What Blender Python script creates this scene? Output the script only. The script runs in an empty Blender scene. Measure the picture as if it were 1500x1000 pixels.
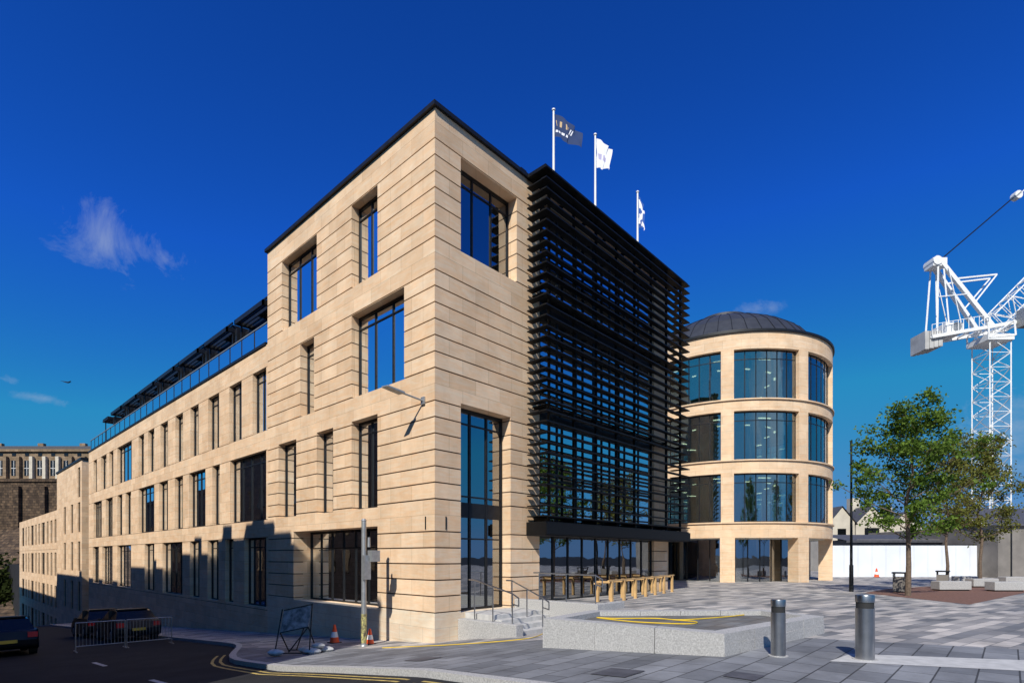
import bpy, math, random
from mathutils import Vector, Matrix
random.seed(7)
sc=bpy.context.scene
sc.view_settings.view_transform='Standard'; sc.view_settings.look='None'; sc.view_settings.exposure=0
F=797.0; HY=815.0; EZ=1.7
C=(-2.354,16.6); dR=(.67540,.73745); dL=(-.73745,.67540)
def w2l(x,y,z=0):
    rx,ry=x-C[0],y-C[1]
    return (rx*dR[0]+ry*dR[1], rx*dL[0]+ry*dL[1], z)
def tL(X,off=0):
    r=(X-750)/F; cx=C[0]+off*dR[0]; cy=C[1]+off*dR[1]
    return (r*cy-cx)/(dL[0]-r*dL[1])
def sR(X,off=0):
    r=(X-750)/F; cx=C[0]+off*dL[0]; cy=C[1]+off*dL[1]
    return (r*cy-cx)/(dR[0]-r*dR[1])
def PW(X,Y,z=0):
    y=(EZ-z)*F/(Y-HY); return ((X-750)/F*y,y,z)
def PL(X,Y,z=0):
    return w2l(*PW(X,Y,z))
def KW(X,Y,d): return ((X-750)/F*d,d,EZ+(HY-Y)*d/F)

# ------------------------------------------------ heights
prof=[(-400,0.0),(-9.5,0.0),(-5.5,-.25),(-2.4,-.62),(0,-.93),(2,-1.08),(10,-1.6),(50,-4.3),(100,-9.5),(200,-14),(900,-16)]
def base(l):
    if l<=prof[0][0]: return 0
    for (a,za),(b,zb) in zip(prof,prof[1:]):
        if l<=b: return za+(zb-za)*(l-a)/(b-a)
    return prof[-1][1]
def sm(x,a,b):
    t=max(0,min(1,(x-a)/(b-a))); return t*t*(3-2*t)
def H(lx,ly):
    b=3.8+max(0,(-3.3-ly))*1.6
    return base(ly)*(1-sm(lx,3.6,b))
def EK(ly): return 1.95*sm(ly,2.5,8.5)   # kerb line shift

# ------------------------------------------------ materials
def newmat(n):
    m=bpy.data.materials.new(n); m.use_nodes=True
    nt=m.node_tree; return m,nt,nt.nodes['Principled BSDF']
def N(nt,t,**k):
    n=nt.nodes.new(t)
    for a,v in k.items(): setattr(n,a,v)
    return n
def mat(n,col,rough=.7,var=.25,scale=3.,metal=0,bump=0,bscale=40,spec=.5,col2=None,emit=0):
    m,nt,b=newmat(n)
    b.inputs['Roughness'].default_value=rough; b.inputs['Metallic'].default_value=metal
    b.inputs['Specular IOR Level'].default_value=spec
    tc=N(nt,'ShaderNodeTexCoord'); no=N(nt,'ShaderNodeTexNoise'); no.inputs['Scale'].default_value=scale; no.inputs['Detail'].default_value=8
    nt.links.new(tc.outputs['Object'],no.inputs['Vector'])
    r=N(nt,'ShaderNodeValToRGB'); r.color_ramp.elements[0].position=.3; r.color_ramp.elements[1].position=.7
    c2=col2 or tuple(min(1,c*(1+var)) for c in col)
    r.color_ramp.elements[0].color=(*[c*(1-var) for c in col],1); r.color_ramp.elements[1].color=(*c2,1)
    nt.links.new(no.outputs['Fac'],r.inputs['Fac']); nt.links.new(r.outputs['Color'],b.inputs['Base Color'])
    if emit:
        b.inputs['Emission Color'].default_value=(*col,1); b.inputs['Emission Strength'].default_value=emit
    if bump:
        n2=N(nt,'ShaderNodeTexNoise'); n2.inputs['Scale'].default_value=bscale; n2.inputs['Detail'].default_value=6
        nt.links.new(tc.outputs['Object'],n2.inputs['Vector'])
        bp=N(nt,'ShaderNodeBump'); bp.inputs['Strength'].default_value=bump; bp.inputs['Distance'].default_value=.02
        nt.links.new(n2.outputs['Fac'],bp.inputs['Height']); nt.links.new(bp.outputs['Normal'],b.inputs['Normal'])
    return m
def mth(nt,op,a,b=None):
    n=N(nt,'ShaderNodeMath',operation=op)
    for i,v in enumerate((a,b)):
        if v is None: continue
        if isinstance(v,(int,float)): n.inputs[i].default_value=v
        else: nt.links.new(v,n.inputs[i])
    return n.outputs[0]
def stonemat(n,c1,c2,mort,bw,rh,ms=.004,mode='wall',cen=(0,0),R=1,bump=.25,nstr=.3):
    m,nt,b=newmat(n); b.inputs['Roughness'].default_value=.85; b.inputs['Specular IOR Level'].default_value=.25
    tc=N(nt,'ShaderNodeTexCoord'); sx=N(nt,'ShaderNodeSeparateXYZ'); nt.links.new(tc.outputs['Object'],sx.inputs[0])
    x,y,z=sx.outputs
    cb=N(nt,'ShaderNodeCombineXYZ')
    if mode=='wall':
        nt.links.new(mth(nt,'SUBTRACT',y,x),cb.inputs[0]); nt.links.new(z,cb.inputs[1])
    elif mode=='round':
        a=mth(nt,'ARCTAN2',mth(nt,'SUBTRACT',y,cen[1]),mth(nt,'SUBTRACT',x,cen[0]))
        nt.links.new(mth(nt,'MULTIPLY',a,R),cb.inputs[0]); nt.links.new(z,cb.inputs[1])
    else:
        nt.links.new(x,cb.inputs[0]); nt.links.new(y,cb.inputs[1])
    br=N(nt,'ShaderNodeTexBrick'); br.inputs['Scale'].default_value=1
    br.inputs['Brick Width'].default_value=bw; br.inputs['Row Height'].default_value=rh; br.inputs['Mortar Size'].default_value=ms
    br.inputs['Mortar Smooth'].default_value=.2
    br.inputs['Color1'].default_value=(*c1,1); br.inputs['Color2'].default_value=(*c2,1); br.inputs['Mortar'].default_value=(*mort,1)
    nt.links.new(cb.outputs[0],br.inputs['Vector'])
    no=N(nt,'ShaderNodeTexNoise'); no.inputs['Scale'].default_value=.9; no.inputs['Detail'].default_value=9; no.inputs['Roughness'].default_value=.65
    nt.links.new(tc.outputs['Object'],no.inputs['Vector'])
    mr=N(nt,'ShaderNodeMapRange'); mr.inputs[1].default_value=.25; mr.inputs[2].default_value=.75; mr.inputs[3].default_value=1-nstr; mr.inputs[4].default_value=1+nstr*.6
    nt.links.new(no.outputs['Fac'],mr.inputs[0])
    mx=N(nt,'ShaderNodeMix',data_type='RGBA',blend_type='MULTIPLY'); mx.inputs[0].default_value=1
    nt.links.new(br.outputs['Color'],mx.inputs[6]); 
    cc=N(nt,'ShaderNodeCombineColor')
    # faint bedding veins in the stone, stretched along the bed
    mp=N(nt,'ShaderNodeMapping'); mp.inputs['Scale'].default_value=(.9,.9,7); mp.inputs['Rotation'].default_value=(.12,.1,0); nt.links.new(tc.outputs['Object'],mp.inputs[0])
    nv=N(nt,'ShaderNodeTexNoise'); nv.inputs['Scale'].default_value=1.3; nv.inputs['Detail'].default_value=7; nv.inputs['Distortion'].default_value=1.2; nt.links.new(mp.outputs[0],nv.inputs['Vector'])
    m3=N(nt,'ShaderNodeMapRange'); m3.inputs[1].default_value=.3; m3.inputs[2].default_value=.7; m3.inputs[3].default_value=.90; m3.inputs[4].default_value=1.06; nt.links.new(nv.outputs['Fac'],m3.inputs[0])
    o1=mr.outputs[0]; o2=mth(nt,'MULTIPLY',o1,m3.outputs[0]); o3=mth(nt,'MULTIPLY',o2,m3.outputs[0])
    for i,q in enumerate((o1,o2,o3)): nt.links.new(q,cc.inputs[i])
    nt.links.new(cc.outputs[0],mx.inputs[7]); nt.links.new(mx.outputs[2],b.inputs['Base Color'])
    n2=N(nt,'ShaderNodeTexNoise'); n2.inputs['Scale'].default_value=30; n2.inputs['Detail'].default_value=6
    nt.links.new(tc.outputs['Object'],n2.inputs['Vector'])
    bp=N(nt,'ShaderNodeBump'); bp.inputs['Strength'].default_value=bump; bp.inputs['Distance'].default_value=.02
    nt.links.new(n2.outputs['Fac'],bp.inputs['Height']); nt.links.new(bp.outputs['Normal'],b.inputs['Normal'])
    return m
def glassmat(n,tint,refl=.12,ior=1.6):
    m=bpy.data.materials.new(n); m.use_nodes=True; nt=m.node_tree; nt.nodes.clear()
    o=N(nt,'ShaderNodeOutputMaterial'); t=N(nt,'ShaderNodeBsdfTransparent'); g=N(nt,'ShaderNodeBsdfGlossy'); mx=N(nt,'ShaderNodeMixShader')
    t.inputs[0].default_value=(*tint,1); g.inputs['Roughness'].default_value=.015; g.inputs[0].default_value=(.93,.97,1,1)
    fr=N(nt,'ShaderNodeFresnel'); fr.inputs[0].default_value=ior
    tc=N(nt,'ShaderNodeTexCoord'); no=N(nt,'ShaderNodeTexNoise'); no.inputs['Scale'].default_value=.7
    nt.links.new(tc.outputs['Object'],no.inputs['Vector'])
    bp=N(nt,'ShaderNodeBump'); bp.inputs['Strength'].default_value=.10; bp.inputs['Distance'].default_value=.05
    nt.links.new(no.outputs['Fac'],bp.inputs['Height']); nt.links.new(bp.outputs['Normal'],g.inputs['Normal'])
    ad=mth(nt,'ADD',fr.outputs[0],refl); ad.node.use_clamp=True
    nt.links.new(ad,mx.inputs[0]); nt.links.new(t.outputs[0],mx.inputs[1]); nt.links.new(g.outputs[0],mx.inputs[2]); nt.links.new(mx.outputs[0],o.inputs[0])
    return m
RCx,RCy=16.74,43.06; RR=7.45
rcl=w2l(RCx,RCy)
M={}
M['stone']=stonemat('sandstone',(.83,.61,.405),(.70,.495,.315),(.42,.29,.18),1.15,.5,.005,nstr=.2)
M['stone_r']=stonemat('sandstone_round',(.82,.61,.41),(.74,.535,.345),(.42,.29,.18),1.15,.5,.005,'round',(rcl[0],rcl[1]),RR,nstr=.2)
M['joint_shade']=mat('shaded_joint_stone',(.09,.055,.035),.9,.2)  # groove backing stone, with the shade of the gaps put into its colour
M['plinth']=stonemat('pale_plinth',(.78,.65,.48),(.70,.57,.42),(.4,.33,.25),1.2,.5,.004,nstr=.2)
M['dark']=mat('dark_metal',(.010,.011,.013),.45,.3,5,spec=.35)
M['fin']=mat('fin_metal',(.005,.005,.0055),.5,.3,8,spec=.25)
M['glass']=glassmat('window_glass',(.20,.25,.26),.30)
M['glassb']=glassmat('screen_glass',(.08,.11,.13),.62)
M['glassr']=glassmat('rotunda_glass',(.66,.80,.74),.24)
M['lampe']=mat('ceiling_lamp',(1,.93,.75),.5,.02,1,emit=1.6)
M['int']=mat('interior_wall',(.22,.22,.21),.9,.2,.6)
M['intl']=mat('interior_light',(.70,.71,.64),.9,.12,.6)
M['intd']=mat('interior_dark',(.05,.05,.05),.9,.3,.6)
M['roof']=mat('roof_zinc',(.035,.038,.045),.5,.2,2)
M['asph']=mat('asphalt',(.020,.020,.022),.92,.3,1.2,bump=.5,bscale=60,spec=.25)
M['granite']=mat('granite',(.40,.39,.375),.75,.28,35,bump=.2,bscale=60)
M['granited']=stonemat('planter_infill',(.19,.19,.185),(.13,.13,.13),(.07,.07,.07),.5,.3,.01,'floor')
M['steel']=mat('stainless',(.42,.42,.42),.32,.12,6,metal=1,spec=.5)
M['galv']=mat('galvanised',(.35,.36,.36),.5,.15,8,metal=.6)
M['white']=mat('white_paint',(.80,.80,.78),.5,.06,2)
M['whiteh']=mat('hoarding_white',(.72,.75,.80),.6,.05,.8)
M['cweight']=mat('counterweight_concrete',(.45,.44,.42),.8,.2,1)
M['yellow']=mat('yellow_line',(.50,.36,.10),.8,.35,6)
M['roadw']=mat('road_white',(.5,.5,.48),.8,.4,6)
M['hose']=mat('hose_yellow',(.75,.50,.03),.5,.1)
M['wood']=mat('rail_timber',(.58,.36,.15),.6,.2,4)
M['orange']=mat('cone_orange',(.85,.10,.02),.5,.1)
M['rubber']=mat('rubber',(.02,.02,.02),.8,.2)
M['bark']=mat('bark',(.14,.10,.07),.9,.3,12,bump=.6,bscale=30)
M['earth']=mat('tree_bed',(.17,.085,.06),.95,.3,10,bump=.5)
M['board']=mat('board',(.16,.16,.17),.7,.6,6,col2=(.42,.42,.42))
M['sack']=mat('sandbag',(.5,.5,.48),.9,.2,8,bump=.4)
M['navy']=mat('flag_navy',(.012,.035,.12),.8,.1)
M['gold']=mat('flag_gold',(.60,.42,.22),.8,.1)
M['flagw']=mat('flag_white',(.80,.80,.84),.8,.04)
M['flagm']=mat('flag_mauve_print',(.45,.42,.60),.8,.1)
M['saltb']=mat('flag_blue',(.02,.09,.35),.8,.1)
M['carb']=mat('car_black',(.012,.013,.016),.35,.05,1,spec=.35)
M['carg']=mat('car_glass',(.01,.012,.014),.12,.05,1,spec=.5)
M['carr']=mat('tail_lamp',(.5,.02,.02),.25,.05,1)
M['plate']=mat('plate',(.6,.45,.05),.5,.05)
M['oldst']=stonemat('old_stone',(.30,.215,.14),(.20,.145,.09),(.10,.08,.06),1.6,.8,.03)
M['terr']=stonemat('low_bounce_stone',(.06,.052,.045),(.04,.035,.03),(.03,.025,.02),1.0,.4,.02)  # stone colour darkened to cut light bounced into the shaded street
M['oldwall']=stonemat('old_retaining',(.15,.10,.062),(.06,.04,.028),(.02,.018,.015),1.3,.7,.05,nstr=.7)
M['harl']=mat('house_render',(.56,.50,.40),.85,.12,1)
M['slate']=mat('slate',(.07,.07,.08),.7,.25,4)
M['brownb']=mat('dull_block',(.20,.18,.16),.85,.2,1)
M['lightpave']=mat('light_paving',(.48,.47,.45),.8,.15,5,bump=.1)
M['sticker']=mat('sticker',(.25,.12,.3),.6,.9,20,col2=(.6,.55,.2))
M['grass']=mat('grass_hill',(.035,.04,.02),.95,.4,.2)
def pavemat():
    m,nt,b=newmat('paving'); b.inputs['Roughness'].default_value=.75; b.inputs['Specular IOR Level'].default_value=.35
    tc=N(nt,'ShaderNodeTexCoord'); sx=N(nt,'ShaderNodeSeparateXYZ'); nt.links.new(tc.outputs['Object'],sx.inputs[0])
    def brick(c1,c2,mo,bw,rh,ms,rot):
        mp=N(nt,'ShaderNodeMapping'); mp.inputs['Rotation'].default_value=(0,0,rot); nt.links.new(tc.outputs['Object'],mp.inputs[0])
        br=N(nt,'ShaderNodeTexBrick'); br.inputs['Scale'].default_value=1
        br.inputs['Brick Width'].default_value=bw; br.inputs['Row Height'].default_value=rh; br.inputs['Mortar Size'].default_value=ms
        br.inputs['Color1'].default_value=(*c1,1); br.inputs['Color2'].default_value=(*c2,1); br.inputs['Mortar'].default_value=(*mo,1)
        br.offset_frequency=2; br.inputs['Bias'].default_value=0
        nt.links.new(mp.outputs[0],br.inputs['Vector']); return br
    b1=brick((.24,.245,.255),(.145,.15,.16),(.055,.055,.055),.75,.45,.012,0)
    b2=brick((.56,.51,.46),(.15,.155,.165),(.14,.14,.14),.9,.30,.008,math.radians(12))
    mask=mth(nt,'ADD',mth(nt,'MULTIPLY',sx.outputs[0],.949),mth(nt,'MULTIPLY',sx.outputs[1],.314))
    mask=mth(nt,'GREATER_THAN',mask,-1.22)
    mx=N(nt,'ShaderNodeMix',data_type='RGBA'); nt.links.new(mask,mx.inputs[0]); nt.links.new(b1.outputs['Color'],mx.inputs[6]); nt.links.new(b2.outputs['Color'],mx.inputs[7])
    no=N(nt,'ShaderNodeTexNoise'); no.inputs['Scale'].default_value=.7; no.inputs['Detail'].default_value=10; no.inputs['Roughness'].default_value=.7
    nt.links.new(tc.outputs['Object'],no.inputs['Vector'])
    mr=N(nt,'ShaderNodeMapRange'); mr.inputs[1].default_value=.3; mr.inputs[2].default_value=.7; mr.inputs[3].default_value=.6; mr.inputs[4].default_value=1.25
    nt.links.new(no.outputs['Fac'],mr.inputs[0]); cc=N(nt,'ShaderNodeCombineColor')
    for i in range(3): nt.links.new(mr.outputs[0],cc.inputs[i])
    m2=N(nt,'ShaderNodeMix',data_type='RGBA',blend_type='MULTIPLY'); m2.inputs[0].default_value=1
    nt.links.new(mx.outputs[2],m2.inputs[6]); nt.links.new(cc.outputs[0],m2.inputs[7]); nt.links.new(m2.outputs[2],b.inputs['Base Color'])
    bp=N(nt,'ShaderNodeBump'); bp.inputs['Strength'].default_value=.35; bp.inputs['Distance'].default_value=.01
    n2=N(nt,'ShaderNodeTexNoise'); n2.inputs['Scale'].default_value=25; nt.links.new(tc.outputs['Object'],n2.inputs['Vector'])
    nt.links.new(n2.outputs['Fac'],bp.inputs['Height']); nt.links.new(bp.outputs['Normal'],b.inputs['Normal'])
    return m
M['pave']=pavemat()
def leafmat(n,c1,c2):
    m=bpy.data.materials.new(n); m.use_nodes=True; nt=m.node_tree; nt.nodes.clear()
    o=N(nt,'ShaderNodeOutputMaterial'); d=N(nt,'ShaderNodeBsdfDiffuse'); t=N(nt,'ShaderNodeBsdfTranslucent'); mx=N(nt,'ShaderNodeMixShader'); mx.inputs[0].default_value=.35
    g=N(nt,'ShaderNodeNewGeometry'); r=N(nt,'ShaderNodeValToRGB'); r.color_ramp.elements[0].color=(*c1,1); r.color_ramp.elements[1].color=(*c2,1)
    nt.links.new(g.outputs['Random Per Island'],r.inputs[0])
    nt.links.new(r.outputs[0],d.inputs[0]); nt.links.new(r.outputs[0],t.inputs[0]); nt.links.new(d.outputs[0],mx.inputs[1]); nt.links.new(t.outputs[0],mx.inputs[2]); nt.links.new(mx.outputs[0],o.inputs[0])
    return m
M['leaf']=leafmat('leaves',(.05,.10,.015),(.18,.27,.05))
M['leaf2']=leafmat('leaves_bronze',(.10,.09,.02),(.22,.24,.06))
M['bush']=leafmat('bush_leaves',(.02,.028,.008),(.05,.065,.02))

# ------------------------------------------------ mesh builder
class MB:
    def __init__(s,frame='L'): s.v=[];s.f=[];s.m=[];s.ms=[];s.fr=frame
    def mi(s,k):
        if k not in s.ms: s.ms.append(k)
        return s.ms.index(k)
    def add(s,vs,fs,k):
        o=len(s.v); s.v+=[tuple(v) for v in vs]; i=s.mi(k)
        for f in fs: s.f.append(tuple(o+a for a in f)); s.m.append(i)
    def box(s,x0,x1,y0,y1,z0,z1,k):
        s.add([(x0,y0,z0),(x1,y0,z0),(x1,y1,z0),(x0,y1,z0),(x0,y0,z1),(x1,y0,z1),(x1,y1,z1),(x0,y1,z1)],
              [(0,3,2,1),(4,5,6,7),(0,1,5,4),(1,2,6,5),(2,3,7,6),(3,0,4,7)],k)
    def abox(s,ax,pl,th,a0,a1,z0,z1,k):
        if ax=='L': s.box(pl,pl+th,a0,a1,z0,z1,k)
        else: s.box(a0,a1,pl,pl+th,z0,z1,k)
    def cyl(s,p0,p1,r0,r1,k,n=10,cap=True):
        p0=Vector(p0);p1=Vector(p1);d=(p1-p0).normalized()
        a=d.orthogonal().normalized() if abs(d.z)<.99 else Vector((1,0,0)); b=d.cross(a).normalized(); a=b.cross(d)
        vs=[];
        for p,r in((p0,r0),(p1,r1)):
            for i in range(n):
                t=2*math.pi*i/n; vs.append(p+a*(r*math.cos(t))+b*(r*math.sin(t)))
        fs=[(i,(i+1)%n,n+(i+1)%n,n+i) for i in range(n)]
        if cap: fs+=[tuple(range(n-1,-1,-1)),tuple(range(n,2*n))]
        s.add(vs,fs,k)
    def beam(s,p0,p1,w,k): s.cyl(p0,p1,w*.7,w*.7,k,4)
    def tube(s,pts,r,k,n=8):
        for a,b in zip(pts,pts[1:]): s.cyl(a,b,r,r,k,n)
    def lathe(s,cx,cy,pr,k,n=32,z=0):
        vs=[];fs=[]
        for r,h in pr:
            for i in range(n):
                t=2*math.pi*i/n; vs.append((cx+r*math.cos(t),cy+r*math.sin(t),z+h))
        for j in range(len(pr)-1):
            for i in range(n): fs.append((j*n+i,j*n+(i+1)%n,(j+1)*n+(i+1)%n,(j+1)*n+i))
        fs.append(tuple((len(pr)-1)*n+i for i in range(n)))
        s.add(vs,fs,k)
    def ring(s,cx,cy,r0,r1,a0,a1,z0,z1,k,n=None):
        n=n or max(2,int(abs(a1-a0)/4)+1); full=abs(a1-a0)>=359.9
        vs=[];fs=[]
        for i in range(n+1):
            t=math.radians(a0+(a1-a0)*i/n); c,q=math.cos(t),math.sin(t)
            vs+=[(cx+r0*c,cy+r0*q,z0),(cx+r1*c,cy+r1*q,z0),(cx+r1*c,cy+r1*q,z1),(cx+r0*c,cy+r0*q,z1)]
        for i in range(n):
            o=i*4;p=o+4
            fs+=[(o,o+1,p+1,p)[::-1],(o+1,p+1,p+2,o+2),(o+3,o+2,p+2,p+3),(o,p,p+3,o+3)[::-1]]
        if not full: fs+=[(0,1,2,3),(n*4+3,n*4+2,n*4+1,n*4)]
        s.add(vs,fs,k)
    def poly(s,pts,z0,z1,k):
        n=len(pts); s.add([(p[0],p[1],z0) for p in pts]+[(p[0],p[1],z1) for p in pts],[(i,(i+1)%n,n+(i+1)%n,n+i) for i in range(n)]+[tuple(range(n,2*n)),tuple(range(n-1,-1,-1))],k)
    def obj(s,name,parent=None,smooth=False,bevel=0):
        me=bpy.data.meshes.new(name)
        vs=[w2l(*v) for v in s.v] if s.fr=='W' else s.v
        me.from_pydata(vs,[],s.f)
        for k in s.ms: me.materials.append(M[k])
        me.polygons.foreach_set('material_index',s.m)
        if smooth: me.polygons.foreach_set('use_smooth',[True]*len(s.f))
        me.update()
        o=bpy.data.objects.new(name,me); sc.collection.objects.link(o)
        if parent: o.parent=parent
        if smooth:
            md=o.modifiers.new('es','EDGE_SPLIT'); md.split_angle=math.radians(40)
        if bevel:
            md=o.modifiers.new('bv','BEVEL'); md.width=bevel; md.segments=2; md.limit_method='ANGLE'
        return o
def empty(n):
    e=bpy.data.objects.new(n,None); sc.collection.objects.link(e); e.empty_display_size=.2; return e

# ------------------------------------------------ ground
def rng(a,b,s):
    r=[];x=a
    while x<b-1e-6: r.append(x); x+=s
    return r
lxs=rng(-4.6,10,.3)+rng(10.1,70,4)+[70]
lys=rng(-60,-14,4)+rng(-14,9,.3)+rng(9,110,2.5)+[110]
def sheet(name,xs,ys,dz,k,edge=False):
    mb=MB(); n=len(xs); vs=[]
    for y in ys:
        for x in xs:
            xx=x
            if edge and x<-2.5: xx=-2.5+(x+2.5)*((2.1-EK(y))/2.1)
            vs.append((xx,y,H(xx,y)+dz))
    fs=[(j*n+i,j*n+i+1,(j+1)*n+i+1,(j+1)*n+i) for j in range(len(ys)-1) for i in range(n-1)]
    mb.add(vs,fs,k); return mb.obj(name)
gx=[-1500,-600,-300,-150,-80,-40,-25]+rng(-14,-4.7,1.5)+lxs+[120,250,600,1500]
gy=[-1500,-600,-200,-100]+lys+[150,200,400,900,1500]
sheet('ground',gx,gy,-.12,'asph')
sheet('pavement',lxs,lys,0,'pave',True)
def strip(name,x0,x1,y0,y1,dz,k,h=0,step=.75,parent=None,edge=False):
    mb=MB(); ys=rng(y0,y1,step)+[y1]
    for a,b in zip(ys,ys[1:]):
        za,zb=H(x0,a)+dz,H(x0,b)+dz; ea,eb=(EK(a),EK(b)) if edge else (0,0)
        if h: mb.add([(x0+ea,a,za-h),(x1+ea,a,za-h),(x1+eb,b,zb-h),(x0+eb,b,zb-h),(x0+ea,a,za),(x1+ea,a,za),(x1+eb,b,zb),(x0+eb,b,zb)],[(4,5,6,7),(0,1,5,4),(1,2,6,5),(2,3,7,6),(3,0,4,7)],k)
        else: mb.add([(x0+ea,a,za),(x1+ea,a,za),(x1+eb,b,zb),(x0+eb,b,zb)],[(0,1,2,3)],k)
    return mb.obj(name,parent)
strip('kerb',-4.78,-4.58,-40,100,.006,'granite',.2,edge=True)
yl=empty('yellow_road_lines')
for i,x in enumerate((-5.02,-5.24)): strip('line_%d'%i,x-.04,x+.04,-9,5.5,-.116,'yellow',parent=yl,edge=True)
wl=empty('white_road_markings')
for i,y in enumerate((.4,6.6)): strip('dash_%d'%i,-7.0,-6.88,y,y+1.6,-.116,'roadw',step=.8,parent=wl)
strip('opposite_pavement',-14,-12.2,-2.9,90,.004,'pave'); strip('opposite_kerb',-12.2,-12.05,-2.9,90,.002,'granite',.2)
mb=MB(); pts=[PL(1215,968),PL(1246,957),PL(1540,968),PL(1540,984)]
mb.add([(p[0],p[1],H(p[0],p[1])+.004) for p in pts],[(0,1,2,3)],'lightpave'); mb.obj('light_paving_band')
e=empty('manhole_cover'); mb=MB()
for X,Y,w in ((905,985,.3),(1090,990,.22),(620,965,.3)):
    z=-.3
    for _ in range(8): p=PL(X,Y,z); z=H(p[0],p[1])
    x,y=p[:2]; mb.add([(a,b,H(a,b)+.012) for a,b in ((x-w,y-w),(x+w,y-w),(x+w,y+w),(x-w,y+w))],[(0,1,2,3)],'slate')
mb.obj('cover_plates',e)

# ------------------------------------------------ main building
B=empty('office_building')
def wall(mb,ax,pl,th,a0,a1,courses,ops,k):
    for c0,c1 in courses:
        zs={c0,c1}
        for o in ops:
            for z in o[2:4]:
                if c0<z<c1: zs.add(z)
        zs=sorted(zs)
        for z0,z1 in zip(zs,zs[1:]):
            m=(z0+z1)/2; cur=a0
            for o in sorted(o for o in ops if o[2]<m<o[3]):
                if o[0]>cur+1e-4: mb.abox(ax,pl,th,cur,o[0],z0,z1,k)
                cur=max(cur,o[1])
            if cur<a1-1e-4: mb.abox(ax,pl,th,cur,a1,z0,z1,k)
def courses(z0,z1,step,gap=.038):
    r=[];z=z0
    while z<z1-1e-6: r.append((z,min(z+step,z1)-gap)); z+=step
    return r
def window(fr,gl,ax,pl,a0,a1,z0,z1,mull=1,rec=.3,trans=(.45,),g='glass',fw=.06):
    p=pl+rec
    fr.abox(ax,p,.08,a0,a0+fw,z0,z1,'dark'); fr.abox(ax,p,.08,a1-fw,a1,z0,z1,'dark')
    fr.abox(ax,p,.08,a0+fw,a1-fw,z0,z0+fw,'dark'); fr.abox(ax,p,.08,a0+fw,a1-fw,z1-fw*1.6,z1,'dark')
    for i in range(1,mull+1):
        a=a0+(a1-a0)*i/(mull+1); fr.abox(ax,p+.005,.07,a-fw*.5,a+fw*.5,z0+fw,z1-fw*1.6,'dark')
    for t in trans: fr.abox(ax,p+.01,.06,a0+fw,a1-fw,z1-t-.025,z1-t+.025,'dark')
    q=p+.045
    if ax=='L': gl.add([(q,a0,z0),(q,a1,z0),(q,a1,z1),(q,a0,z1)],[(0,1,2,3)],g)
    else: gl.add([(a0,q,z0),(a1,q,z0),(a1,q,z1),(a0,q,z1)],[(0,1,2,3)],g)
TE=11.76; WE=49.8
st=MB(); jt=MB(); fr=MB(); gl=MB()
def lo(X0,X1,z0,z1): return (tL(X1),tL(X0),z0,z1)
opsT=[lo(515,553,11.45,14.45),lo(413,464,11.45,14.45),lo(515,592,7.45,10.45),lo(440,460,7.45,10.45),
      lo(515,553,3.4,6.6),lo(464,488,3.4,6.6),lo(408,434,3.4,6.6),lo(430,553,-.1,2.75)]
mulT=[1,2,2,0,1,0,0,4]
cT=[(-6,-.035)]+courses(0,2.5,.5)+[(2.5,3.46)]+courses(3.5,6.5,.5)+[(6.5,7.46)]+courses(7.5,10.5,.5)+[(10.5,11.46)]+courses(11.5,14.5,.5)+[(14.5,15.4)]
wall(st,'L',0,.45,0,TE,cT[1:],opsT,'stone'); wall(st,'L',0,.45,0,TE,cT[:1],opsT,'plinth')
ex=lambda ops:[(o[0]-.006,o[1]+.006,o[2]-.006,o[3]+.006) for o in ops]
wall(jt,'L',.04,.37,.045,TE-.01,[(-5.9,15.3)],ex(opsT),'joint_shade')
for o,m in zip(opsT[:-1],mulT): window(fr,gl,'L',0,*o,mull=m)
o=opsT[-1]; window(fr,gl,'L',0,*o,mull=6,rec=.75,trans=(.7,))
st.box(.45,1.0,o[0]-.2,o[0],-.1,2.75,'stone'); st.box(.45,1.0,o[1],o[1]+.2,-.1,2.75,'stone'); st.box(.45,1.0,o[0]-.2,o[1]+.2,2.75,2.95,'stone')
st.box(.45,1.2,o[0],o[1],-.4,-.1,'stone')
it0=MB(); it0.box(1.4,1.5,o[0]-.2,o[1]+.2,-.3,2.75,'dark'); it0.obj('dark_recess_panel',B)  # dark panel added behind the glazing, stands in for the recess's shade
F2=[(370,390),(336,354),(305,321),(279,291),(257,268),(235,246),(217,226),(203,211),(172,193),(160,166),(148,156),(137,142)]
F1=[(337,390),(311,322),(277,301),(256,268),(233,246),(203,226),(184,192),(172,179),(155,165),(137,149)]
F0=[(358,390),(330,342),(304,320),(278,292),(238,267),(212,226),(172,192),(150,165),(136,145)]
opsW=[lo(a,b,7.45,10.3) for a,b in F2]+[lo(a,b,3.4,6.55) for a,b in F1]+[lo(a,b,-.6,2.6) for a,b in F0]
cW=[(-7,-.73),(-.7,2.57),(2.6,3.37),(3.4,6.52),(6.55,7.42),(7.45,10.27),(10.3,11.28)]
wall(st,'L',0,.5,TE,WE,cW,opsW,'stone'); wall(jt,'L',.03,.40,TE+.01,WE-.02,[(-6.9,11.2)],ex(opsW),'joint_shade')
for o in opsW:
    w=o[1]-o[0]; window(fr,gl,'L',0,*o,mull=0 if w<1.3 else (1 if w<2.3 else 3),rec=.2)
r0=sR(675); r1=sR(757); r2=sR(748); SX0,SX1=4.2,15.75
opsR=[(r0,r1,11.45,14.45),(r0,r2,-.08,6.6),(5.0,13.85,-.02,15.0)]
wall(st,'R',0,.45,.45,15.3,cT[1:],opsR,'stone'); wall(st,'R',0,.45,.45,15.3,cT[:1],opsR,'plinth')
wall(jt,'R',.04,.37,.41,15.28,[(-5.9,15.3)],ex(opsR),'joint_shade')
window(fr,gl,'R',0,*opsR[0],mull=2,rec=.4,trans=(.5,))
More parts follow.
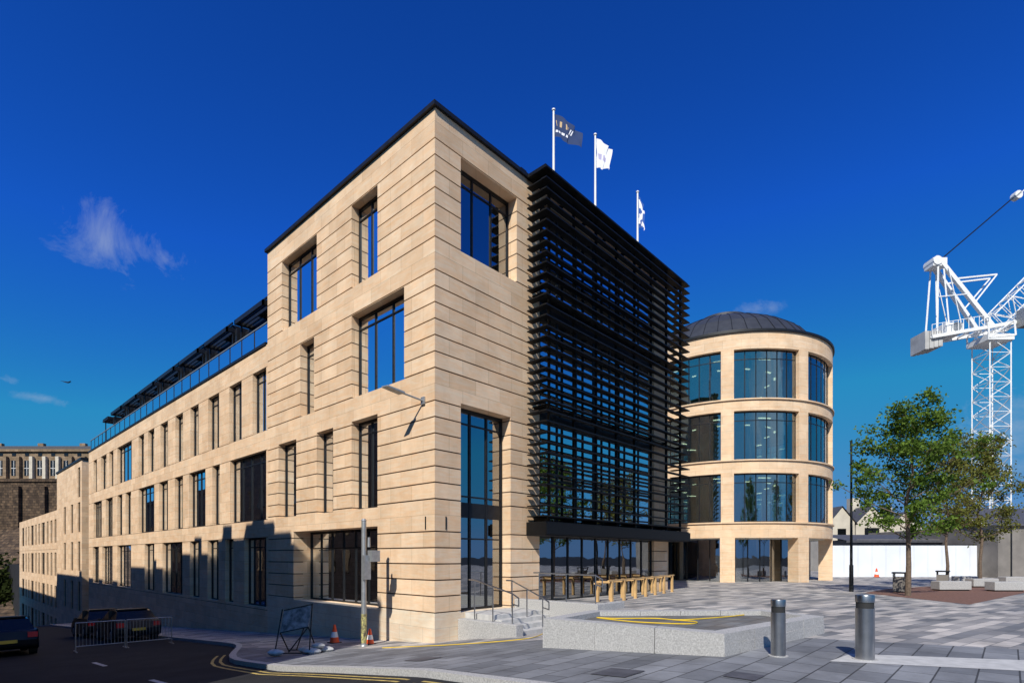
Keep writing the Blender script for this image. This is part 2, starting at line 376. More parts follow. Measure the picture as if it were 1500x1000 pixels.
window(fr,gl,'R',0,*opsR[1],mull=2,rec=.4,trans=(.5,2.9,4.3),fw=.08)
fr.box(r0+.08,r2-.08,.42,.55,3.0,3.5,'dark')
window(fr,gl,'R',0,5.0,13.85,-.02,2.62,mull=8,rec=.12,trans=(),fw=.07)
window(fr,gl,'R',0,5.0,13.85,2.9,15.0,mull=6,rec=.12,trans=(),g='glassb',fw=.07)
for z in (2.62,6.75,10.8): fr.box(5.0,13.85,.10,.24,z,z+.55 if z>3 else z+.28,'dark')
for z in (4.6,8.8,12.9): fr.box(5.07,13.78,.10,.2,z,z+.08,'dark')
scn=MB()
n=34
for i in range(n):
    z=3.12+i*(15.36-3.12)/(n-1)
    scn.add([(SX0,-.98,z+.0),(SX1,-.98,z),(SX1,-.74,z+.01),(SX0,-.74,z+.01),(SX0,-.98,z+.045),(SX1,-.98,z+.045),(SX1,-.74,z+.055),(SX0,-.74,z+.055)],
            [(0,3,2,1),(4,5,6,7),(0,1,5,4),(1,2,6,5),(2,3,7,6),(3,0,4,7)],'fin')
    for xa,xb in ((SX0+.02,SX0+.32),(SX1-.32,SX1-.02)): scn.box(xa,xb,-.74,-.06,z+.012,z+.05,'fin')
for k in range(8):
    x=SX0+.5+k*(SX1-SX0-1)/7
    scn.box(x-.03,x+.03,-.74,-.64,2.5,15.45,'fin')
    for z in (3.0,7.1,11.15,15.2): scn.box(x-.03,x+.03,-.64,-.0,z,z+.12,'fin')
for z in (3.0,7.0,11.05): scn.box(SX0+.3,SX1-.3,-.58,-.05,z+.13,z+.16,'fin')
scn.box(SX0+.02,SX1-.02,-.93,-.03,2.46,2.95,'fin'); scn.box(SX0-.02,SX1+.02,-1.0,-.93,2.5,2.9,'fin')
scn.box(SX0+.05,SX1-.05,-.9,-.02,15.44,15.52,'fin')
scn.obj('louvre_screen',B)
rf=MB()
rf.box(-.1,15.4,-.1,.6,15.41,15.54,'dark'); rf.box(-.1,.6,.6,TE+.1,15.41,15.54,'dark')
rf.box(.6,15.3,TE-.4,TE+.1,15.41,15.54,'dark'); rf.box(.4,15.3,.4,TE-.02,15.0,15.3,'roof')
rf.box(-.06,.55,TE+.12,WE+.06,11.29,11.40,'dark'); rf.box(.5,15,TE,WE,11.0,11.25,'roof')
rf.box(3.9,9,1.5,6,15.4,15.95,'dark'); rf.box(4.2,4.5,.2,.5,15.54,15.9,'dark')
it=MB()
it.box(15.0,15.3,.5,WE,-6,11.0,'stone'); it.box(.5,15,WE-.35,WE,-7,11.2,'stone'); it.box(15.0,15.3,.5,TE,11.0,15.3,'stone'); it.box(.5,15.0,TE-.3,TE-.02,11.3,15.3,'stone')
for z in (-.3,2.75,6.75,10.7): it.box(1.6 if z<3 else .6,14.9,.6,WE-.5,z,z+.28,'int')
it.box(6,6.2,6.0,WE-.5,-.02,11,'int'); it.box(6,14.9,6.0,6.2,-.02,15,'int')
for z in (0,3.1,7.1,11.05):
    y=9.0
    while y<(WE-1 if z<11 else TE): it.box(3.0,3.35,y,y+.35,z,z+3.6 if z>0 else 2.7,'int'); y+=6
    for x in (5.2,9.5,13.6): it.box(x,x+.35,2.6,2.95,z,z+3.6 if z>0 else 2.7,'int')
st.obj('stone_walls',B); jt.obj('wall_joint_backing',B); fr.obj('window_frames',B); gl.obj('glazing',B); it.obj('interior_floors',B)
# roof terrace storey
tr=MB(); tg=MB()
y=TE+.3
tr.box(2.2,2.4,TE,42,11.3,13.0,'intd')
tr.box(.72,14,TE,42,13.1,13.25,'dark')
while y<42:
    L=4.3; y1=min(y+L,42)
    window(tr,tg,'L',.7,y,y1-.35,11.3,13.1,mull=2,rec=.02,trans=(),g='glassb')
    tr.box(.3,.75,y1-.33,y1-.05,11.3,13.3,'dark')
    z=13.2; x0=-.05
    tr.box(x0,x0+.08,y+.1,y1-.9,z,z+.22,'dark'); tr.box(x0,1.0,y+.1,y+.2,z,z+.22,'dark'); tr.box(x0,1.0,y1-1.0,y1-.9,z,z+.22,'dark')
    for k in range(4): tr.box(x0+.18+k*.2,x0+.23+k*.2,y+.2,y1-1.0,z+.02,z+.18,'dark')
    for yy in (y+.15,y1-.95): tr.box(.25,.32,yy-.04,yy+.04,11.3,z,'dark')
    tr.box(.4,3,y+.5,y+1.7,13.25,13.75,'dark'); tr.box(.3,.36,y+.3,y+2.9,13.72,13.8,'dark')
    y+=L
tr.box(-.05,2.0,42,44.0,13.1,13.2,'dark')
for k in range(8): tr.box(-.05,2.0,42.1+k*.24,42.2+k*.24,13.21,13.32,'dark')
tr.box(.1,.16,43.7,43.8,11.3,13.1,'dark')
yy=TE+.2
tg.add([(.12,TE+.2,11.4),(.12,WE-.1,11.4),(.12,WE-.1,12.35),(.12,TE+.2,12.35)],[(0,1,2,3)],'glass')
while yy<WE: tr.box(.10,.16,yy-.02,yy+.02,11.4,12.4,'dark'); yy+=1.5
tr.box(.09,.15,TE+.2,WE-.1,12.36,12.41,'galv')
tr.obj('terrace_storey',B); tg.obj('terrace_glass',B); rf.obj('roof_coping',B)
def walllamp():
    e=empty('wall_lamp'); mb=MB(); z=6.55
    mb.box(-.06,0,.45,.62,z-.12,z+.12,'galv'); mb.cyl((-.04,.53,z),(-.75,.75,z+.16),.03,.03,'galv')
    mb.add([(-.65,.62,z+.10),(-.72,.86,z+.10),(-1.25,.98,z+.22),(-1.2,.72,z+.22),(-.65,.62,z+.17),(-.72,.86,z+.17),(-1.25,.98,z+.27),(-1.2,.72,z+.27)],
       [(0,3,2,1),(4,5,6,7),(0,1,5,4),(1,2,6,5),(2,3,7,6),(3,0,4,7)],'galv')
    mb.obj('bracket_and_head',e,bevel=.02)
walllamp()
mb=MB()
mb.box(-.02,.0,.42,.46,2.55,2.95,'dark'); mb.box(.42,.46,-.02,.0,2.55,2.95,'dark'); mb.obj('wall_slots',B)
# ---- second block further down street
B2=empty('street_office_block'); s2=MB(); f2=MB(); g2=MB()
ops=[]
y=67.2
rows=[(3.3,6.0),(-.5,2.2),(-4.2,-1.6),(-7.9,-5.3)]
while y<98:
    w=random.choice((1.3,1.3,2.6))
    for a,b in rows: ops.append((y,y+w,a,b))
    y+=w+1.5
wall(s2,'L',0,.6,66.5,100.5,[(-14,2.57),(2.6,7.0)],ops,'stone')
for o in ops: window(f2,g2,'L',0,*o,mull=0,rec=.12,g='carg')
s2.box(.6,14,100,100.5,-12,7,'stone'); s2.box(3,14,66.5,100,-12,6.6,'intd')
opt=[(53.4,54.6,z,z+2.9) for z in (-3.6,.3,4.1,7.5)]+[(57,58.2,z,z+2.9) for z in (-3.6,.3,4.1)]+[(61,62.2,z,z+2.9) for z in (-3.6,.3,4.1)]
wall(s2,'L',-.05,.6,52.6,66.45,[(-12,11)],opt,'stone')
for o in opt: window(f2,g2,'L',-.05,*o,mull=0,rec=.12,g='carg')
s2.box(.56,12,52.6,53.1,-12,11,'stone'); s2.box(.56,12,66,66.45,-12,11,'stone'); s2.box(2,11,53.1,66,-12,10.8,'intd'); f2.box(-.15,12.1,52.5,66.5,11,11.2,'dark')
f2.box(1.5,9,49.85,52.55,-7,10.2,'dark')
s2.obj('walls',B2); f2.obj('frames',B2); g2.obj('glass',B2)

# ------------------------------------------------ steps + walls
e=empty('entrance_steps'); mb=MB()
zt=[-.50,-.36,-.22,-.09]
for i,z in enumerate(zt): mb.box(1.25,3.6,-2.3+i*.34,-2.3+(i+1)*.34 if i<3 else -.0,-1.2,z,'lightpave')
mb.obj('treads',e,bevel=.01)
mb=MB(); mb.box(.93,1.25,-2.5,-.005,-1.2,-.26,'granite'); mb.box(3.6,3.95,-3.5,-.005,-1.2,.22,'granite'); mb.box(3.95,5.2,-3.5,-3.2,-1.2,.22,'granite'); mb.obj('cheek_walls',e,bevel=.015)
mb=MB()
for x,za,zb,ya,yb in ((1.1,.62,.98,-2.2,-.6),(2.5,.42,.92,-2.2,-.9),(3.78,1.12,1.15,-3.3,-1.0)):
    mb.tube([(x,ya-.25,za-.12),(x,ya,za),(x,yb,zb),(x,yb+.25,zb)],.024,'steel'); mb.tube([(x,ya-.25,za-.12),(x,ya-.25,za-.35),(x,ya,za-.3)],.02,'steel')
    for y,zz in ((ya,za),((ya+yb)/2,(za+zb)/2),(yb,zb)): mb.cyl((x,y,-.6),(x,y,zz),.02,.02,'steel')
mb.obj('handrails',e)

# ------------------------------------------------ planter
e=empty('granite_planter'); mb=MB()
outer=[w2l(.66,11.69)[:2],w2l(3.64,9.31)[:2],w2l(6.95,12.1)[:2],w2l(6.3,13.66)[:2],w2l(1.95,13.5)[:2]]
def inset(pts,d):
    r=[];n=len(pts)
    for i in range(n):
        p0,p1,p2=Vector(pts[i-1]),Vector(pts[i]),Vector(pts[(i+1)%n])
        a=(p1-p0).normalized(); b=(p2-p1).normalized(); na=Vector((-a.y,a.x)); nb=Vector((-b.y,b.x))
        bis=(na+nb).normalized(); r.append(tuple(p1+bis*d/max(.3,bis.dot(na))))
    return r
inner=inset(outer,.34)
for i in range(5):
    j=(i+1)%5; 
    L=(Vector(outer[j])-Vector(outer[i])).length; k=max(1,round(L/1.1))
    for q in range(k):
        g=.006/L if k>1 else 0
        def lp(a,b,t): return (a[0]+(b[0]-a[0])*t,a[1]+(b[1]-a[1])*t)
        t0=q/k+(g if q else 0); t1=(q+1)/k-(g if q<k-1 else 0)
        A,Bq=lp(outer[i],outer[j],t0),lp(outer[i],outer[j],t1); Cq,D=lp(inner[i],inner[j],t1),lp(inner[i],inner[j],t0)
        mb.poly([A,Bq,Cq,D],-.7,.19,'granite'); 
        o2=inset(outer,.012); 
        A,Bq=lp(o2[i],o2[j],t0),lp(o2[i],o2[j],t1)
        mb.poly([A,Bq,Cq,D],.192,.38,'granite')
mb.obj('granite_kerbs',e)
mb=MB(); mb.poly(inset(outer,.33),-.5,.27,'granited'); mb.obj('infill',e)
def smoothpts(p,n=6):
    out=[]
    for i in range(len(p)-1):
        a,b,c,d=p[max(i-1,0)],p[i],p[i+1],p[min(i+2,len(p)-1)]
        for k in range(n):
            t=k/n; out.append(tuple(.5*((2*b[q])+(-a[q]+c[q])*t+(2*a[q]-5*b[q]+4*c[q]-d[q])*t*t+(-a[q]+3*b[q]-3*c[q]+d[q])*t**3) for q in range(3)))
    out.append(p[-1]); return out
mb=MB()
hp=[PL(X,Y,.285) for X,Y in ((1118,896),(1070,902),(1000,907),(960,905),(900,905),(875,904),(930,910),(1005,913),(1020,910),(985,907))]
mb.tube(smoothpts(hp),.013,'hose',6)
pp=[]
for X,Y in ((800,925),(780,933),(740,938),(700,941),(650,944),(600,946),(560,948)):
    z=-.5
    for _ in range(8):
        p=PL(X,Y,z); z=H(p[0],p[1])+.02
    pp.append((p[0],p[1],z))
mb.tube(smoothpts(pp),.012,'hose',6); mb.obj('yellow_hose',smooth=True)

def bollard(X,Y,r,h):
    p=PL(X,Y,0); z=H(p[0],p[1]); e=empty('steel_bollard')
    mb=MB(); mb.lathe(p[0],p[1],[(r,-.1),(r,h-.22)],'steel',32,z); mb.lathe(p[0],p[1],[(r*.93,h-.22),(r*.93,h-.12)],'rubber',32,z)
    mb.lathe(p[0],p[1],[(r*1.0,h-.12),(r*1.02,h-.02),(r*.97,h),(0.01,h)],'steel',32,z); mb.lathe(p[0],p[1],[(r*1.35,0.0),(r*1.35,.012),(r,.012)],'granite',32,z); mb.obj('post',e,smooth=True)
bollard(1140,960,.118,.97); bollard(1267,965,.14,1.07)

e=empty('timber_cycle_rail'); mb=MB()
a=Vector(PL(876,881)); b=Vector(PL(968,866)); d=(b-a); n=7
side=Vector((-d.y,d.x,0)).normalized()
for i in range(n):
    p=a+d*i/(n-1)
    for s in (-.02,.55):
        q=p-side*s
        mb.box(q.x-.05,q.x+.05,q.y-.05,q.y+.05,0,.72,'wood')
    mb.beam((p-side*-.05)+Vector((0,0,.76)),(p-side*.6)+Vector((0,0,.76)),.07,'wood')
for s in (0,.55):
    mb.beam(a-side*s-d.normalized()*.3+Vector((0,0,.70+s*.2)),b-side*s+d.normalized()*.3+Vector((0,0,.70+s*.2)),.06,'wood')
mb.obj('rail',e)

e=empty('signal_pole'); mb=MB()
px,py,_=w2l(-4.6,16.9); z=H(px,py)
mb.cyl((px,py,z),(px,py,2.82),.085,.075,'galv',16); mb.cyl((px,py,2.82),(px,py,2.88),.09,.05,'galv',16)
mb.cyl((px,py,z),(px,py,z+.05),.13,.11,'galv',16); mb.cyl((px,py,z+.1),(px,py,z+1.0),.088,.088,'sticker',16)
mb.box(px+.08,px+.36,py-.34,py-.08,1.55,1.9,'galv'); mb.box(px-.1,px+.12,py-.2,py-.07,1.0,1.75,'galv'); mb.cyl((px+.05,py-.2,2.0),(px+.05,py-.2,2.3),.05,.04,'galv')
mb.obj('pole',e,smooth=True)

def cone(p,h=.62):
    e=empty('traffic_cone'); mb=MB(); x,y,z=p
    mb.box(x-h*.28,x+h*.28,y-h*.28,y+h*.28,z,z+.03,'rubber')
    k=h/.62
    mb.lathe(x,y,[(.16*k,.03),(.125*k,.2*k)],'orange',20,z); mb.lathe(x,y,[(.127*k,.2*k),(.085*k,.38*k)],'white',20,z); mb.lathe(x,y,[(.083*k,.38*k),(.035*k,.62*k),(.01,.62*k)],'orange',20,z)
    mb.obj('cone_body',e,smooth=True)
def gp(X,Y,z=-.9):
    for _ in range(12):
        p=PL(X,Y,z); z=H(p[0],p[1])
    return (p[0],p[1],z)
cone(gp(490,941)); cone(gp(542,943),.5); cone(gp(1284,845,0),.75)

e=empty('temporary_road_sign'); q=gp(432,958); wx=(C[0]+q[0]*dR[0]+q[1]*dL[0]); wy=(C[1]+q[0]*dR[1]+q[1]*dL[1]); z=q[2]
mb=MB('W')
def bp(u,v,w,tilt=0): return (wx+u,wy+v,z+w)
c=[(-.42,0,.62),(.42,-.12,.80),(.44,.1,1.42),(-.40,.22,1.24)]
mb.add([bp(*p) for p in c]+[bp(p[0],p[1]+.03,p[2]) for p in c],[(0,1,2,3),(7,6,5,4),(0,4,5,1),(1,5,6,2),(2,6,7,3),(3,7,4,0)],'board')
for a,b in (((-.45,.22,1.27),(-.48,-.25,0)),((.46,.1,1.45),(.48,-.2,.0)),((-.42,0,.62),(-.42,.6,0)),((.44,.1,1.42),(-.15,.5,.05)),((-.47,-.25,.08),(.47,-.22,.08)),((-.42,.6,.03),(.40,.6,.03)),((.42,-.1,.8),(.42,.6,.0)),((-.42,0,.62),(.42,-.12,.80)),((-.40,.22,1.24),(.44,.1,1.42)),((.42,-.1,.8),(-.1,-.2,.1))):
    mb.beam(bp(*a),bp(*b),.028,'rubber')
mb.obj('frame',e)
mb=MB('W')
for u,v,w,s in ((-.45,-.25,.1,.2),(.2,.3,.09,.2),(.5,-.05,.1,.22),(.75,.35,.09,.2),(.62,.1,.24,.17)):
    vs=[];fs=[];n=10
    for i in range(7):
        f=math.pi*i/6
        for j in range(n):
            t=2*math.pi*j/n; vs.append(bp(u+s*1.2*math.sin(f)*math.cos(t)*(1+.15*math.sin(3*t)),v+s*.8*math.sin(f)*math.sin(t),w+s*.45*math.cos(f)*(1+.1*math.cos(5*t))))
    for i in range(6):
        for j in range(n): fs.append((i*n+j,i*n+(j+1)%n,(i+1)*n+(j+1)%n,(i+1)*n+j))
    mb.add(vs,fs,'sack')
mb.obj('sandbags',e,smooth=True)

def flag(X,top,kind):
    e=empty('flagpole'); x=sR(X,.5); y=.5
    mb=MB(); mb.cyl((x,y,15.3),(x,y,top),.06,.04,'white',12); mb.lathe(x,y,[(.07,0),(.07,.05),(.01,.1)],'white',10,top); mb.cyl((x,y,15.3),(x,y,15.5),.14,.12,'white',12); mb.obj('pole',e,smooth=True)
    mb=MB(); nu,nv=26,20
    Lh,W={'n':(1.15,.95),'w':(.75,1.35),'s':(.32,1.45)}[kind]
    vx,vy=.72,-.69
    vs=[]
    for j in range(nv+1):
        for i in range(nu+1):
            u=i/nu; v=j/nv
            sag=(.75 if kind=='n' else .5 if kind=='w' else .8)*u**1.4
            wv=.12*math.sin(u*9+v*2.5)*u**.5+.05*math.sin(u*17-v*4)
            zz=top-.12-v*W*(1-.35*u)-sag+.05*math.sin(u*8+v)
            uu=u*Lh*(1-.12*v if kind=='n' else 1-.35*v*u)
            vs.append((x+.05+vx*uu+vy*wv*.7,y+vy*uu+vx*wv,zz))
    nn=nu+1
    for j in range(nv):
        for i in range(nu):
            u=(i+.5)/nu; v=(j+.5)/nv
            if kind=='n': k='gold' if (.25<v<.5 and .1<u<.55 and (i%3==0)) else ('flagw' if (.70<v<.78 and u<.55 and i%3) or (.25<v<.5 and .55<u<.7 and i%2) else 'navy')
            elif kind=='w': k='flagm' if (.5<v<.72 and .2<u<.8 and i%4) else 'flagw'
            else: k='flagw' if min(abs(u-v),abs(1-u-v))<.13 else 'saltb'
            a=j*nn+i; mb.add([vs[a],vs[a+1],vs[a+nn+1],vs[a+nn]],[(0,1,2,3)],k)
    mb.obj('flag',e)
flag(811,19.5,'n'); flag(872,20.2,'w'); flag(934,19.5,'s')

# ------------------------------------------------ rotunda
RT=empty('rotunda_building'); s=MB('W'); g=MB('W'); f=MB('W'); t=MB('W')
cx,cy=RCx,RCy
piers=[-69.4+40*k for k in range(9)]
bands=[(2.95,3.9),(7.2,8.0),(11.3,12.0),(15.35,16.45)]
for a,b in bands: s.ring(cx,cy,RR-.5,RR,0,360,a,b,'stone_r',96)
for z in (3.9,8.0,12.0): s.ring(cx,cy,RR-.45,RR+.10,0,360,z,z+.09,'stone_r',96)
s.ring(cx,cy,RR-.5,RR+.12,0,360,16.45,16.6,'dark',96)
wins=[(3.99,7.2),(8.09,11.3),(12.09,15.35)]
for p in piers:
    hw=3.1
    for a,b in wins: s.ring(cx,cy,RR-.5,RR-.003,p-hw,p+hw,a,b,'stone_r')
    s.ring(cx,cy,RR-.9,RR-.003,p-hw*1.15,p+hw*1.15,-.2,2.95,'stone_r')
    for a,b in wins:
        A0,A1=p+hw,p+40-hw
        g.ring(cx,cy,RR-.32,RR-.315,A0,A1,a,b,'glassr',10)
        f.ring(cx,cy,RR-.38,RR-.28,A0,A1,a,a+.07,'dark',10); f.ring(cx,cy,RR-.38,RR-.28,A0,A1,b-.08,b,'dark',10); f.ring(cx,cy,RR-.36,RR-.3,A0,A1,b-.62,b-.57,'dark',10)
        for k in range(7):
            q=A0+(A1-A0)*k/6; f.ring(cx,cy,RR-.37,RR-.29,q-.2,q+.2,a,b,'dark',2)
g.ring(cx,cy,RR-1.6,RR-1.59,0,360,.0,2.9,'glass',72)
for k in range(45): q=k*8; f.ring(cx,cy,RR-1.66,RR-1.56,q-.3,q+.3,0,2.9,'dark',2)
for z in (2.9,7.15,11.25,15.3): t.lathe(cx,cy,[(.01,0),(RR-.5,0),(RR-.5,.5),(.01,.5)],'intl',64,z)
t.lathe(cx,cy,[(2.0,0),(2.0,15.4)],'intl',24,0)
for k in range(9):
    a=math.radians(-69.4+20+40*k)
    t.cyl((cx+5.2*math.cos(a),cy+5.2*math.sin(a),0),(cx+5.2*math.cos(a),cy+5.2*math.sin(a),15.4),.22,.22,'intl',12)
lm=MB('W')
for z in (7.15,11.25,15.3):
    for k in range(12):
        for R_ in (3.6,5.6): lm.ring(cx,cy,R_,R_+.10,k*30+2,k*30+11,z-.05,z-.01,'lampe',3)
lm.obj('ceiling_lamps',RT)
s.obj('stone_rings',RT,smooth=True); g.obj('glass',RT,smooth=True); f.obj('frames',RT); t.obj('interior',RT)
r=MB('W'); pr=[(6.6,17.0),(5.7,18.1),(4.7,18.8),(3.3,19.5),(2.0,20.0)]
r.lathe(cx,cy,[(6.6,16.3)]+pr+[(1.9,20.25),(.1,20.3)],'roof',72)
for k in range(44):
    a=2*math.pi*k/44
    for (ra,za),(rb,zb) in zip(pr,pr[1:]): r.beam((cx+ra*math.cos(a),cy+ra*math.sin(a),za+.02),(cx+rb*math.cos(a),cy+rb*math.sin(a),zb+.02),.03,'dark')
r.obj('conical_roof',RT)
mb=MB(); mb.box(15.35,27,6,14,-.1,15.0,'brownb'); mb.box(15.35,27,5.9,6,0,2.9,'carg'); mb.obj('link_block',B)

# ------------------------------------------------ trees
def tree(X,Yb,top,bot,wid,key,nleaf,seed,rb=.12):
    rd=random.Random(seed); p=Vector(PL(X,Yb)); p.z=0
    e=empty('street_tree'); mb=MB()
    tt=top-.5; axis=[p+Vector((rd.uniform(-.05,.05)*i,rd.uniform(-.05,.05)*i,tt*i/6)) for i in range(7)]
    for i in range(6): mb.cyl(axis[i],axis[i+1],rb*(1-i/6.6),rb*(1-(i+1)/6.6),'bark',10)
    cl=[]
    nb=34
    for i in range(nb):
        h=bot+(tt-bot)*(i/nb)**.9; fz=(h-bot)/(top-bot)
        k=min(5,int(h/tt*6)); fr_=h/tt*6-k; o=axis[k].lerp(axis[k+1],fr_)
        a=i*2.4+rd.uniform(-.3,.3); R=wid*.5*(1.1-fz**1.2*.85)*(.6+.4*min(1,fz*4+.35))*rd.uniform(.6,1.2)
        tip=o+Vector((math.cos(a)*R,math.sin(a)*R,R*rd.uniform(.3,.7)+.1))
        mid=o.lerp(tip,.5)+Vector((0,0,-.05*R))
        rr=.035*(1.2-fz); mb.cyl(o,mid,rr,rr*.6,'bark',5,False); mb.cyl(mid,tip,rr*.6,.008,'bark',5,False)
        for q in range(5):
            c=o.lerp(tip,rd.uniform(.35,1.05))+Vector((rd.gauss(0,.22),rd.gauss(0,.22),rd.gauss(0,.14)))
            cl.append((c,rd.uniform(.12,.30)))
            mb.cyl(o.lerp(tip,.5),c,.012,.004,'bark',4,False)
    mb.obj('trunk_and_limbs',e)
    lf=MB()
    vs=[];fs=[]
    for i in range(nleaf):
        c,r=rd.choice(cl); q=c+Vector((rd.gauss(0,r),rd.gauss(0,r),rd.gauss(0,r*.7)))
        s=rd.uniform(.045,.095); n=Vector((rd.gauss(0,1),rd.gauss(0,1),rd.gauss(.5,1))).normalized(); u=n.orthogonal().normalized(); u.rotate(Matrix.Rotation(rd.uniform(0,6.28),3,n)); v=n.cross(u)
        o=len(vs); vs+=[q-u*s,q-v*s*.6,q+u*s*1.1,q+v*s*.6]; fs.append((o,o+1,o+2,o+3))
    lf.add(vs,fs,key); lf.obj('foliage',e)
tree(1330,872,8.5,2.2,4.9,'leaf',12500,1)
tree(1387,862,7.9,2.6,2.8,'leaf2',4200,2,.09)
tree(1436,858,8.9,2.3,4.6,'leaf2',9500,3,.1)
mb=MB(); pts=[PL(X,Y) for X,Y in ((1265,868),(1420,885),(1500,868),(1560,858),(1470,852),(1400,856),(1300,862))]
mb.add([(q[0],q[1],.006) for q in pts],[tuple(range(len(pts)))],'earth'); mb.obj('tree_bed_surface')
e=empty('lamp_column'); q=PL(1247,866); mb=MB(); ztop=EZ+(HY-645)*PW(1247,866)[1]/F
mb.cyl((q[0],q[1],0),(q[0],q[1],1.3),.1,.09,'dark',12); mb.cyl((q[0],q[1],1.3),(q[0],q[1],ztop),.065,.04,'dark',12); mb.cyl((q[0],q[1],ztop-.5),(q[0],q[1],ztop),.055,.055,'dark',12); mb.obj('column',e)
for X,Y in ((1318,867),(1381,862)):
    e=empty('litter_bin'); q=PL(X,Y); mb=MB(); x,y=q[:2]
    mb.box(x-.25,x+.25,y-.25,y+.25,.05,.75,'brownb'); mb.box(x-.29,x+.29,y-.29,y+.29,.9,.97,'dark')
    for a in (-.25,.2):
        for b in (-.25,.2): mb.box(x+a,x+a+.05,y+b,y+b+.05,.75,.9,'dark')
    mb.box(x-.22,x+.22,y-.22,y+.22,0,.05,'dark'); mb.obj('bin_body',e,bevel=.01)
for X,Y,w in ((1400,865,1.6),(1445,860,1.4),(1480,866,1.5),(1492,856,1.5),(1420,855,1.3)):
    x,y,_=PW(X,Y); mb=MB('W'); mb.box(x-w/2,x+w/2,y,y+.6,.06,.48,'granite'); mb.box(x-w/2+.06,x+w/2-.06,y+.05,y+.55,0,.06,'rubber'); mb.obj('granite_block_seat',bevel=.02)

# ------------------------------------------------ hoarding, houses
mb=MB('W'); x0=KW(1216,0,46)[0]; x1=KW(1462,0,46)[0]
n=12
for i in range(n):
    a=x0+(x1-x0)*i/n; mb.box(a,a+(x1-x0)/n-.02,46,46.1,0,2.65,'whiteh')
mb.box(x0,x1,46.0,46.2,2.65,2.75,'dark'); mb.obj('site_hoarding')
mb=MB('W'); mb.box(KW(1236,0,52)[0],70,50,54,0,3.3,'brownb'); mb.add([(KW(1236,0,50)[0],49.6,3.2),(70,49.6,3.2),(70,54.4,3.9),(KW(1236,0,50)[0],54.4,3.9),(KW(1236,0,50)[0],49.6,3.0),(70,49.6,3.0)],[(0,1,2,3),(4,5,1,0)],'slate'); mb.obj('low_station_canopy')
mb=MB('W'); mb.box(KW(1462,0,44)[0],62,44,60,0,4.3,'brownb'); 
xa=KW(1462,0,44)[0]; mb.add([(xa-.3,43.7,4.2),(62,43.7,4.2),(62,52,6.3),(xa-.3,52,6.3)],[(0,1,2,3)],'slate')
for k in range(5): mb.box(xa+1+k*2.4,xa+1.1+k*2.4,43.95,44.0,0,4.2,'dark')
mb.obj('grey_shed_building')
def house(X0,X1,d,ze,zr,dep=9,gable=True):
    e=empty('gabled_house'); a=KW(X0,0,d)[0]; b=KW(X1,0,d)[0]; m=(a+b)/2
    mb=MB('W'); mb.box(a,b,d,d+dep,0,ze,'harl')
    mb.add([(a,d,ze),(b,d,ze),(m,d,zr),(a,d+dep,ze),(b,d+dep,ze),(m,d+dep,zr)],[(0,1,2),(3,5,4)],'harl'); mb.obj('walls',e)
    mb=MB('W'); mb.add([(a-.3,d-.2,ze-.25),(m,d-.2,zr+.08),(m,d+dep,zr+.08),(a-.3,d+dep,ze-.25),(b+.3,d-.2,ze-.25),(b+.3,d+dep,ze-.25)],[(0,1,2,3),(1,4,5,2)],'slate'); 
    mb.box(m-.5,m+.5,d+3,d+4,zr-.5,zr+1.3,'harl'); mb.box(a+1,a+1.9,d-.05,d,ze-2.2,ze-.7,'carg'); mb.box(b-1.9,b-1,d-.05,d,ze-2.2,ze-.7,'carg')
    mb.obj('roof',e)
house(1214,1252,62,5.6,7.4); house(1254,1300,64,5.8,7.6); house(1300,1350,70,5.6,7.4)

# ------------------------------------------------ crane
CR=empty('tower_crane'); mb=MB('W'); D=55
def K(X,Y,dd=0): return Vector(KW(X,Y,D))+Vector((0,dd,0))
def lattice(p0,p1,w,h,n,k='white',cw=.10):
    p0=Vector(p0);p1=Vector(p1);d=(p1-p0).normalized(); dy=Vector((0,1,0)); u=d.cross(dy).normalized()
    cs=[u*h/2+dy*w/2,u*h/2-dy*w/2,-u*h/2-dy*w/2,-u*h/2+dy*w/2]
    for c in cs: mb.beam(p0+c,p1+c,cw,k)
    for i in range(n):
        a=p0.lerp(p1,i/n); b=p0.lerp(p1,(i+1)/n)
        for j in range(4):
            c0,c1=cs[j],cs[(j+1)%4]
            if i%2: c0,c1=c1,c0
            mb.beam(a+c0,b+c1,cw*.6,k); mb.beam(a+cs[j],a+cs[(j+1)%4],cw*.5,k)
base_=K(1452,840); topm=K(1450,500)
lattice((base_.x,D,0),(base_.x,D,topm.z),2.1,2.1,16)
lattice(K(1452,500),K(1450,478),2.6,2.6,1,cw=.14)
mb.box(topm.x-1.3,topm.x+1.3,D-1.3,D+1.3,topm.z-.3,topm.z+.25,'white')
a,b=K(1352,500),K(1490,476)
for dd in (-1.1,1.1): mb.beam(a+Vector((0,dd,0)),b+Vector((0,dd,0)),.32,'white')
for i in range(10): q=a.lerp(b,i/9); mb.beam(q+Vector((0,-1.1,0)),q+Vector((0,1.1,0)),.14,'white')
for i in range(12):
    q=a.lerp(b,i/11*.6); mb.beam(q+Vector((0,-1.2,.2)),q+Vector((0,-1.2,1.2)),.05,'white')
mb.beam(a+Vector((0,-1.2,1.2)),a.lerp(b,.6)+Vector((0,-1.2,1.2)),.05,'white')
q=K(1358,502)
for k in range(4): mb.box(q.x-.95+k*.45,q.x-.55+k*.45,D-1.0,D+1.0,q.z-1.0+.1*k,q.z+.8,'cweight')
q=K(1388,488); mb.box(q.x-.9,q.x+.9,D-.9,D+.9,q.z-.3,q.z+.7,'white'); mb.cyl(q+Vector((.2,-.95,.3)),q+Vector((.2,.95,.3)),.45,.45,'galv',14)
ap=K(1372,386)
